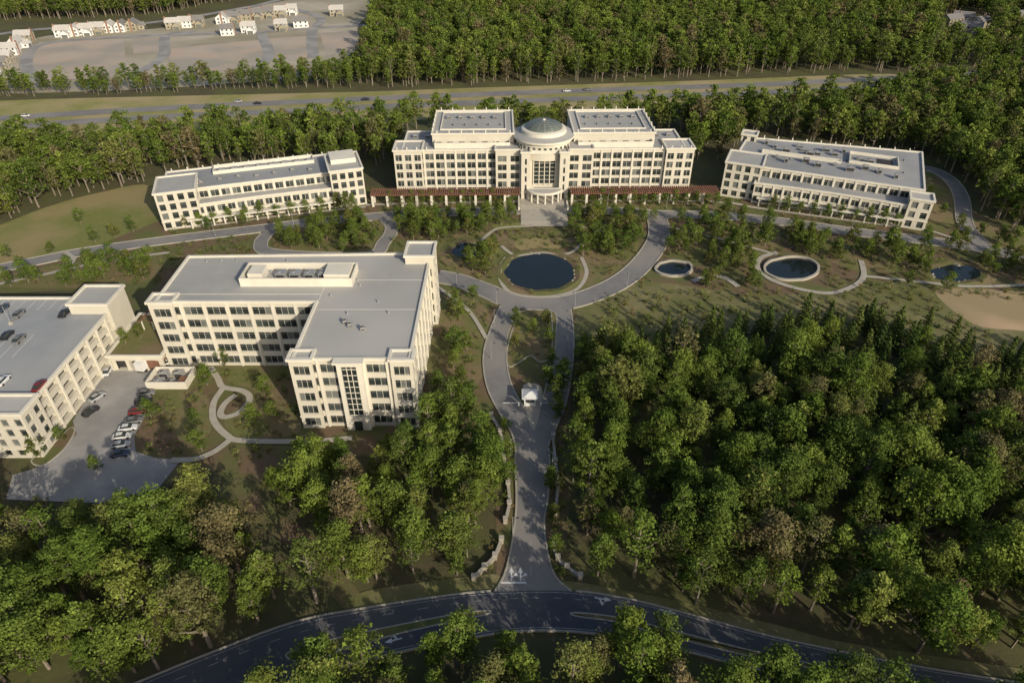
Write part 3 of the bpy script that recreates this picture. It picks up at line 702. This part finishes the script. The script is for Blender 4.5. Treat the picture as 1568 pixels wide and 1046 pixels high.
def conifer(name,seed,H,Rc,nb,lm='pleaf'):
    rg=np.random.default_rng(seed); ch=[]; V,Fc=tube([(0,0,0),(0,0,H*.5),(0,0,H*.97)],[.02*H,.012*H,.003*H],6); ch.append((V,Fc,0,1))
    for i in range(nb):
        t=(i+.5)/nb; h=H*(.1+.88*t); r=Rc*(1-t)**.8*rg.uniform(.75,1.15)+.15; th=i*2.4; k=int(10+26*(1-t))
        s=rg.uniform(.15,1,(k,1)); dr=np.array((math.cos(th),math.sin(th),0)); sd=np.array((-math.sin(th),math.cos(th),0))
        C=np.array((0,0,h))+dr*r*s+sd*rg.uniform(-.32,.32,(k,1))*r*s+np.array((0,0,1))*(rg.uniform(-.18,.18,(k,1))+.15*r*(s**2)-.1*s*r)
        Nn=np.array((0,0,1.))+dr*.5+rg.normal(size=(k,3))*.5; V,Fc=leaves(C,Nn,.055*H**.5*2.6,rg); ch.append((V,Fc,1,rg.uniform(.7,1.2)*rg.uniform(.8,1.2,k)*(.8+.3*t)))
        if i%3==0: V,Fc=tube([(0,0,h),tuple(np.array((0,0,h+.05))+dr*r*.8)],[.04,.01],4); ch.append((V,Fc,0,1))
    return assemble(name,ch,lm)
def mkcoll(n,obs):
    c=bpy.data.collections.new(n)
    for o in obs: c.objects.link(o)
    return c
SPEC=[(15,3.4,4.2,54,66,1),(17,3.9,5,62,64,1),(14,4.0,3.5,56,66,1),(18,3.4,6,56,64,1),(13,3.2,3.4,46,64,1),(16,4.6,5,68,64,1),(15.5,2.9,4.6,44,56,1),(16,3.7,5.5,52,60,.4)]
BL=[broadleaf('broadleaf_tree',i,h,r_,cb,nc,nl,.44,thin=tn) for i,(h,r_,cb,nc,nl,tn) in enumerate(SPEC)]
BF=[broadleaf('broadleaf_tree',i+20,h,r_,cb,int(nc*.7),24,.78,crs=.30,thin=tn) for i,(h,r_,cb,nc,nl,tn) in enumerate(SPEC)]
PN=[conifer('pine_tree',50+i,h,r_,nb) for i,(h,r_,nb) in enumerate([(11,2.5,62),(12.5,2.5,70),(9.5,2.3,56)])]
YT=[broadleaf('young_tree',80+i,h,r_,1.6,nc,nl,.34,'yleaf',cr0=.8) for i,(h,r_,nc,nl) in enumerate([(6.5,2.2,30,48),(7.5,2.5,36,48),(5.6,2.2,26,48),(7,1.8,26,46)])]
SH=[broadleaf('shrub',120+i,h,r_,.2,8,22,.26,'sleaf',cr0=.5) for i,(h,r_) in enumerate([(1.3,.9),(1.0,1.1),(1.6,.8)])]
C_BL=mkcoll('broadleaf_tree_kinds',BL);C_BF=mkcoll('far_broadleaf_tree_kinds',BF);C_PN=mkcoll('pine_tree_kinds',PN);C_SH=mkcoll('shrub_kinds',SH);C_YT=mkcoll('young_tree_kinds',YT)
def scatter(name,P,scl,coll,nk):
    N=len(P)
    if N==0: return
    me=bpy.data.meshes.new(name); me.vertices.add(N); co=np.zeros((N,3),np.float32); co[:,:2]=P; me.vertices.foreach_set('co',co.ravel())
    for an,tp,val in (('rotz','FLOAT',RNG.uniform(0,6.28,N).astype(np.float32)),('scl','FLOAT',scl.astype(np.float32)),('kind','INT',RNG.integers(0,nk,N).astype(np.int32))):
        a=me.attributes.new(an,tp,'POINT'); a.data.foreach_set('value',val)
    o=bpy.data.objects.new(name,me); COL.objects.link(o)
    ng=bpy.data.node_groups.new(name+'_scatter','GeometryNodeTree'); ng.interface.new_socket('Geometry',in_out='INPUT',socket_type='NodeSocketGeometry'); ng.interface.new_socket('Geometry',in_out='OUTPUT',socket_type='NodeSocketGeometry')
    n=ng.nodes;L=ng.links; gi=n.new('NodeGroupInput');go=n.new('NodeGroupOutput'); ip=n.new('GeometryNodeInstanceOnPoints'); ci=n.new('GeometryNodeCollectionInfo')
    ci.inputs['Collection'].default_value=coll; ci.inputs['Separate Children'].default_value=True; ci.inputs['Reset Children'].default_value=True
    def na(a,t): q=n.new('GeometryNodeInputNamedAttribute'); q.data_type=t; q.inputs['Name'].default_value=a; return q.outputs['Attribute']
    cx_=n.new('ShaderNodeCombineXYZ'); L.new(na('rotz','FLOAT'),cx_.inputs[2]); e2=n.new('FunctionNodeEulerToRotation'); L.new(cx_.outputs[0],e2.inputs[0])
    L.new(gi.outputs[0],ip.inputs['Points']);L.new(ci.outputs[0],ip.inputs['Instance']); ip.inputs['Pick Instance'].default_value=True
    L.new(na('kind','INT'),ip.inputs['Instance Index']);L.new(e2.outputs[0],ip.inputs['Rotation']);L.new(na('scl','FLOAT'),ip.inputs['Scale']);L.new(ip.outputs[0],go.inputs[0])
    md=o.modifiers.new('scatter','NODES'); md.node_group=ng
def fill(poly,sp,j=.42,block=True,drop=0):
    poly=np.array(poly); x0,y0=poly.min(0);x1,y1=poly.max(0)
    gx_,gy_=np.meshgrid(np.arange(x0,x1,sp),np.arange(y0,y1,sp*.88)); gx_=gx_+((np.arange(gx_.shape[0])%2)*sp*.5)[:,None]
    P=np.stack([gx_.ravel(),gy_.ravel()],1); P=P+RNG.uniform(-j,j,P.shape)*sp; P=P[pipn(P,poly)]
    if drop: P=P[RNG.random(len(P))>drop]
    if block:
        for q in BLOCK: P=P[~pipn(P,q)]
    return P
cnt=0
def forest(name,px,sp,s0=.8,s1=1.2,kind='b',drop=.1):
    global cnt
    P=fill(SP(px),sp,j=.6,drop=drop); cnt+=len(P)
    k={'b':(C_BL,len(BL)),'f':(C_BF,len(BF)),'p':(C_PN,len(PN)),'y':(C_YT,len(YT))}[kind]
    scatter(name,P,s0+(s1-s0)*RNG.random(len(P))**1.3,*k)
# north of highway
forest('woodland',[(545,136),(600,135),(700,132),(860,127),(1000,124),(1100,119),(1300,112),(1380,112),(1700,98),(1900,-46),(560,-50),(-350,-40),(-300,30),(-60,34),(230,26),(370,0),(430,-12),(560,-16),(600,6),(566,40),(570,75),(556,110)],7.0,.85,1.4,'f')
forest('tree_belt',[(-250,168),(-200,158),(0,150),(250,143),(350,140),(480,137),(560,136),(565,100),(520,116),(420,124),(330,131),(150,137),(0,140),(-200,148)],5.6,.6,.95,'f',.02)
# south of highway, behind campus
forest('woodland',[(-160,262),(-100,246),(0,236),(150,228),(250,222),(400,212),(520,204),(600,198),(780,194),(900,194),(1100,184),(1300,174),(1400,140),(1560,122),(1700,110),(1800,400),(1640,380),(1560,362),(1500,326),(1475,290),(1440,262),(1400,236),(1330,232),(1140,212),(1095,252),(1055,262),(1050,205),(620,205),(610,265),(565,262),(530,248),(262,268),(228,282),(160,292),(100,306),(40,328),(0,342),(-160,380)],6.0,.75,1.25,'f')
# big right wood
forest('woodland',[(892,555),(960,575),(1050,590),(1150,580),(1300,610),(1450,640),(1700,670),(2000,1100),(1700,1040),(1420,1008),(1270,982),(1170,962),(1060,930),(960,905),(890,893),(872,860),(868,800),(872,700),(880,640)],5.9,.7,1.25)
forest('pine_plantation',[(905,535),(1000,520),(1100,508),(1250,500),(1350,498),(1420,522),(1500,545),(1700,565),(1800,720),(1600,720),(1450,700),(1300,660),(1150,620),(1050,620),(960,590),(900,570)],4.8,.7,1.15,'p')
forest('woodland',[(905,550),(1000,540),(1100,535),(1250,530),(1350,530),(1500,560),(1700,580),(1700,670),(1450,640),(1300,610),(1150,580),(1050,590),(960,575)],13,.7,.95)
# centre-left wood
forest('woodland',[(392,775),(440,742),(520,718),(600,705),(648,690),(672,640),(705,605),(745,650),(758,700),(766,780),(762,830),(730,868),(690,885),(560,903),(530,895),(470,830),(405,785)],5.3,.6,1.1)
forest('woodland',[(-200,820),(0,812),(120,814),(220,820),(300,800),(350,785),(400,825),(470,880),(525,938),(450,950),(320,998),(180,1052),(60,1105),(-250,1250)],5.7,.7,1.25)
forest('woodland',[(200,1190),(300,1140),(420,1085),(500,1055),(610,1025),(720,1000),(800,992),(880,992),(950,1000),(1040,1020),(1150,1047),(1240,1068),(1400,1102),(1700,1150),(1900,1400),(0,1400)],5.4,.7,1.15)

# individually planted campus trees
def plant(P,s0=.8,s1=1.15,kinds=YT):
    for x,y in P:
        dup(random.choice(kinds),(float(x),float(y),0),random.uniform(0,6.28),random.uniform(s0,s1))
for px,sp in (([(425,354),(560,340),(580,372),(560,386),(430,384)],4.8),([(598,336),(700,332),(745,350),(738,364),(680,370),(606,368)],4.9),
    ([(868,332),(990,336),(985,365),(950,395),(905,425),(888,400),(885,375),(868,352)],5.0),([(1020,348),(1150,345),(1180,375),(1160,415),(1100,420),(1065,395),(1000,385)],5.4),
    ([(1185,355),(1300,365),(1390,390),(1420,425),(1330,400),(1320,425),(1250,395),(1190,385)],5.3),([(1400,395),(1640,410),(1640,460),(1520,445),(1410,440)],5.6),
    ([(685,375),(770,372),(775,400),(765,430),(740,436),(690,415)],5.0),([(110,402),(235,384),(240,425),(200,440),(110,436)],5.4),
    ([(676,470),(735,470),(758,500),(750,600),(700,640),(662,660),(665,560)],7),([(1130,430),(1160,425),(1200,450),(1150,448)],6),
    ([(875,560),(895,530),(905,560),(890,640),(878,640)],5),([(280,360),(400,346),(560,326),(560,316),(400,334),(270,350)],6),([(0,432),(110,412),(110,440),(0,446)],6.5),
    ([(700,330),(790,330),(790,342),(745,350)],5.5),([(1000,335),(1180,338),(1180,348),(1010,346)],6),([(1395,345),(1560,362),(1560,395),(1400,380)],7),([(1010,398),(1090,425),(1130,445),(1000,440)],7),([(1320,428),(1400,438),(1560,452),(1400,446)],8)):
    plant(fill(SP(px),sp,j=.5,drop=.08),.75,1.3)
def rowp(a,b,n): return [S(a[0]+(b[0]-a[0])*i/(n-1),a[1]+(b[1]-a[1])*i/(n-1)) for i in range(n)]
plant(rowp((600,316),(785,312),13)+rowp((875,312),(1095,316),15)+rowp((285,350),(540,318),12)+rowp((1180,322),(1370,348),10)+rowp((610,336),(780,330),10)+rowp((880,333),(1000,337),7),.75,.95)
plant(SP([(12,396),(80,388),(147,372),(178,364),(205,356),(124,342),(345,560),(318,590),(232,640),(300,650),(405,605),(420,640),(390,650),(310,690),(150,720),(62,700),(95,675),(790,500),(838,500),(788,535),(842,530),(815,512),(845,560),(780,700),(855,640),(846,800),(850,845),(780,735),(775,660),(1540,395),(1500,360),(1420,300),(1440,330),(725,460)]),.7,1.)
plant(SP([(842,592),(862,590),(852,612),(846,750),(700,880)]),.9,1.2)
for x,y in ((-107,160),(-104,167),(-110,157)): dup(YT[0],(x,y,5.05),x,.7)

# shrubs
P=np.concatenate([fill(SP(px),sp,j=.6) for px,sp in (([(0,440),(110,395),(240,360),(560,312),(830,300),(1100,300),(1390,350),(1640,400),(1640,470),(1320,440),(1000,440),(880,480),(760,470),(680,430),(600,390),(420,395),(240,440)],3.0),([(210,640),(240,608),(320,560),(460,560),(470,690),(340,720),(300,705),(215,690)],3.0),([(664,455),(760,470),(760,640),(700,700),(655,680)],3.4),([(760,660),(790,660),(785,900),(740,885),(760,800)],2.6),([(836,660),(870,660),(870,890),(845,880)],2.6),([(778,480),(850,480),(850,545),(780,550)],3.4))])
scatter('shrub_planting',P,.35+.9*RNG.random(len(P))**1.6,C_SH,3)
P=np.concatenate([fill(SP(px),sp,j=.6) for px,sp in (([(890,550),(930,445),(1100,450),(1320,435),(1430,445),(1500,505),(1640,530),(1640,550),(1400,500),(1200,500),(1000,515)],3.8),([(330,700),(345,700),(530,930),(500,930),(400,800)],3.0),([(0,770),(330,740),(300,800),(0,820)],3.0),([(400,740),(650,690),(650,730),(400,775)],2.6))])
scatter('underbrush',P,RNG.uniform(.5,1.4,len(P)),C_SH,3)

# ---------------------------------------------------------------- vehicles
def car(color,name='parked_car'):
    m=mat(name+'_paint',color,color,1,.4,spec=.5); b=B(name)
    st=[(-2.25,.45,.75,.72),(-2.15,.3,.88,.84),(-1.4,.28,.95,.88),(-.9,.28,.97,.9),(.7,.28,.95,.9),(1.5,.28,.86,.88),(2.1,.3,.72,.82),(2.25,.42,.6,.7)]
    def sec(s): x,zb,zt,w=s; return [(x,-w,zb),(x,-w,zt-.15),(x,-w+.12,zt),(x,w-.12,zt),(x,w,zt-.15),(x,w,zb)]
    for i in range(len(st)-1):
        a=sec(st[i]);c=sec(st[i+1])
        for k in range(6): b.face('car',m,[a[k],a[(k+1)%6],c[(k+1)%6],c[k]])
    b.face('car',m,sec(st[0]));b.face('car',m,sec(st[-1])[::-1])
    lo=[(-1.75,-.76,.93),(1.0,-.76,.93),(1.0,.76,.93),(-1.75,.76,.93)];hi=[(-1.15,-.6,1.42),(.3,-.6,1.42),(.3,.6,1.42),(-1.15,.6,1.42)]
    for i in range(4): b.face('car','g0',[lo[i],lo[(i+1)%4],hi[(i+1)%4],hi[i]])
    b.face('car',m,[(x,y,1.425) for x,y,_ in hi])
    for x in (-1.4,1.4):
        for y in (-.9,.72):
            n=12
            c1=[(x+.33*math.cos(2*math.pi*k/n),y,.33+.33*math.sin(2*math.pi*k/n)) for k in range(n)]; c2=[(p[0],y+.18,p[2]) for p in c1]
            for k in range(n): b.face('car','tire',[c1[k],c1[(k+1)%n],c2[(k+1)%n],c2[k]])
            b.face('car','tire',c1);b.face('car','tire',c2)
    return b.finish(link=False)
cols=[(.02,.02,.025),(.35,.36,.37),(.6,.6,.6),(.18,.02,.02),(.04,.06,.10),(.16,.16,.16),(.65,.64,.6)]
CARS=[car(c) for c in cols]
def park(px,k,ang,z=.16):
    x,y=S(px[0],px[1],z); dup(CARS[k],(x,y,z),rad(ang))
for px,k,a in (((225,604),5,12),((221,617),0,12),((212,632),3,12),((206,646),5,12),((197,657),2,12),((188,670),6,12),((186,683),1,12),((185,697),4,12),((166,570),2,100),((262,556),6,40),((150,610),1,62),((140,632),0,62)): park(px,k,a)
for px,k,a in (((62,593),3,90),((100,482),0,90),((30,483),5,90),((5,475),4,90),((30,522),5,90),((12,516),0,90),((6,585),2,90)): park(px,k,a,ZDECK)
for px,k,a in (((395,160),0,4),((365,157),1,4),((868,141),2,3),((900,139),5,3),((40,179),6,5),((560,154),0,4)): park(px,k,a,.25)
def truck(loc,ang,cab='white',box='white',L=7):
    b=B('box_truck'); fr=Fr(loc[0],loc[1],ang,.15)
    b.box('cargo_box',box,-L/2,L/2-.2,-1.2,1.2,1.0,3.6,fr,True)
    p=[(L/2,.6),(L/2+2.2,.6),(L/2+2.2,1.5),(L/2+1.6,2.6),(L/2,2.7)]
    for y in (-1.1,1.1): b.face('cab',cab,[fr(x,y,z_) for x,z_ in p])
    for i in range(5):
        (x0,z0),(x1,z1)=p[i],p[(i+1)%5]; b.face('cab','g0' if i==2 else cab,[fr(x0,-1.1,z0),fr(x1,-1.1,z1),fr(x1,1.1,z1),fr(x0,1.1,z0)])
    b.box('chassis','dark',-L/2,L/2+2,-.9,.9,.6,1.0,fr,True)
    for x in (-L/2+1.2,L/2+1.1):
        for y in (-1.15,.85):
            n=12;c1=[fr(x+.48*math.cos(2*math.pi*k/n),y,.48+.48*math.sin(2*math.pi*k/n)) for k in range(n)];c2=[fr(x+.48*math.cos(2*math.pi*k/n),y+.3,.48+.48*math.sin(2*math.pi*k/n)) for k in range(n)]
            for k in range(n): b.face('wheels','tire',[c1[k],c1[(k+1)%n],c2[(k+1)%n],c2[k]])
            b.face('wheels','tire',c1);b.face('wheels','tire',c2)
    b.finish()
truck(S(228,562),78); truck(S(246,560),80,'white','brown',6)
# street lamps
b=B('street_lamp'); b.cyl('l','metal',0,0,0,.6,.18,.14,8); b.cyl('l','metal',0,0,.6,6,.09,.06,8); b.box('l','metal',-.9,0,-.04,.04,5.9,6.0); b.box('l','dark',-1.3,-.6,-.18,.18,5.82,5.95)
lamp=b.finish(link=False)
for px,a in (((752,550),180),((757,500),180),((868,540),0),((872,500),0),((782,700),180),((845,720),0),((785,820),180),((640,318),90),((720,316),90),((930,316),90),((1020,320),90),((1120,325),90),((330,362),90),((450,345),90),((1300,362),90),((960,440),60),((700,440),120),((760,465),120),((880,470),40)):
    x,y=S(*px); dup(lamp,(x,y,0),rad(a))

# ---------------------------------------------------------------- light, sky, camera
el=25; az=144
w=bpy.data.worlds.new('World'); sc.world=w; w.use_nodes=True; nt=w.node_tree
sky=nt.nodes.new('ShaderNodeTexSky'); sky.sky_type='NISHITA'; sky.sun_disc=False; sky.sun_elevation=rad(el); sky.sun_rotation=rad(az); sky.dust_density=2.5; sky.air_density=1.0
bg=nt.nodes['Background']; bg.inputs[1].default_value=.12; nt.links.new(sky.outputs[0],bg.inputs[0])
sd=bpy.data.lights.new('sun','SUN'); sd.energy=4.2; sd.angle=rad(.5); sd.color=(1,.89,.71); so=bpy.data.objects.new('sun',sd); COL.objects.link(so)
d=Vector((-math.sin(rad(az))*math.cos(rad(el)),-math.cos(rad(az))*math.cos(rad(el)),-math.sin(rad(el)))); so.rotation_euler=d.to_track_quat('-Z','Y').to_euler(); so.location=(0,0,300)
cam=bpy.data.cameras.new('camera'); cam.lens=24; cam.sensor_width=36; cam.clip_start=1; cam.clip_end=12000
co=bpy.data.objects.new('camera',cam); COL.objects.link(co); co.location=(0,0,CH); co.rotation_euler=(rad(90)-TH,0,0); sc.camera=co
sc.view_settings.view_transform='Standard'; sc.view_settings.look='None'; sc.view_settings.exposure=0
print('trees',cnt)
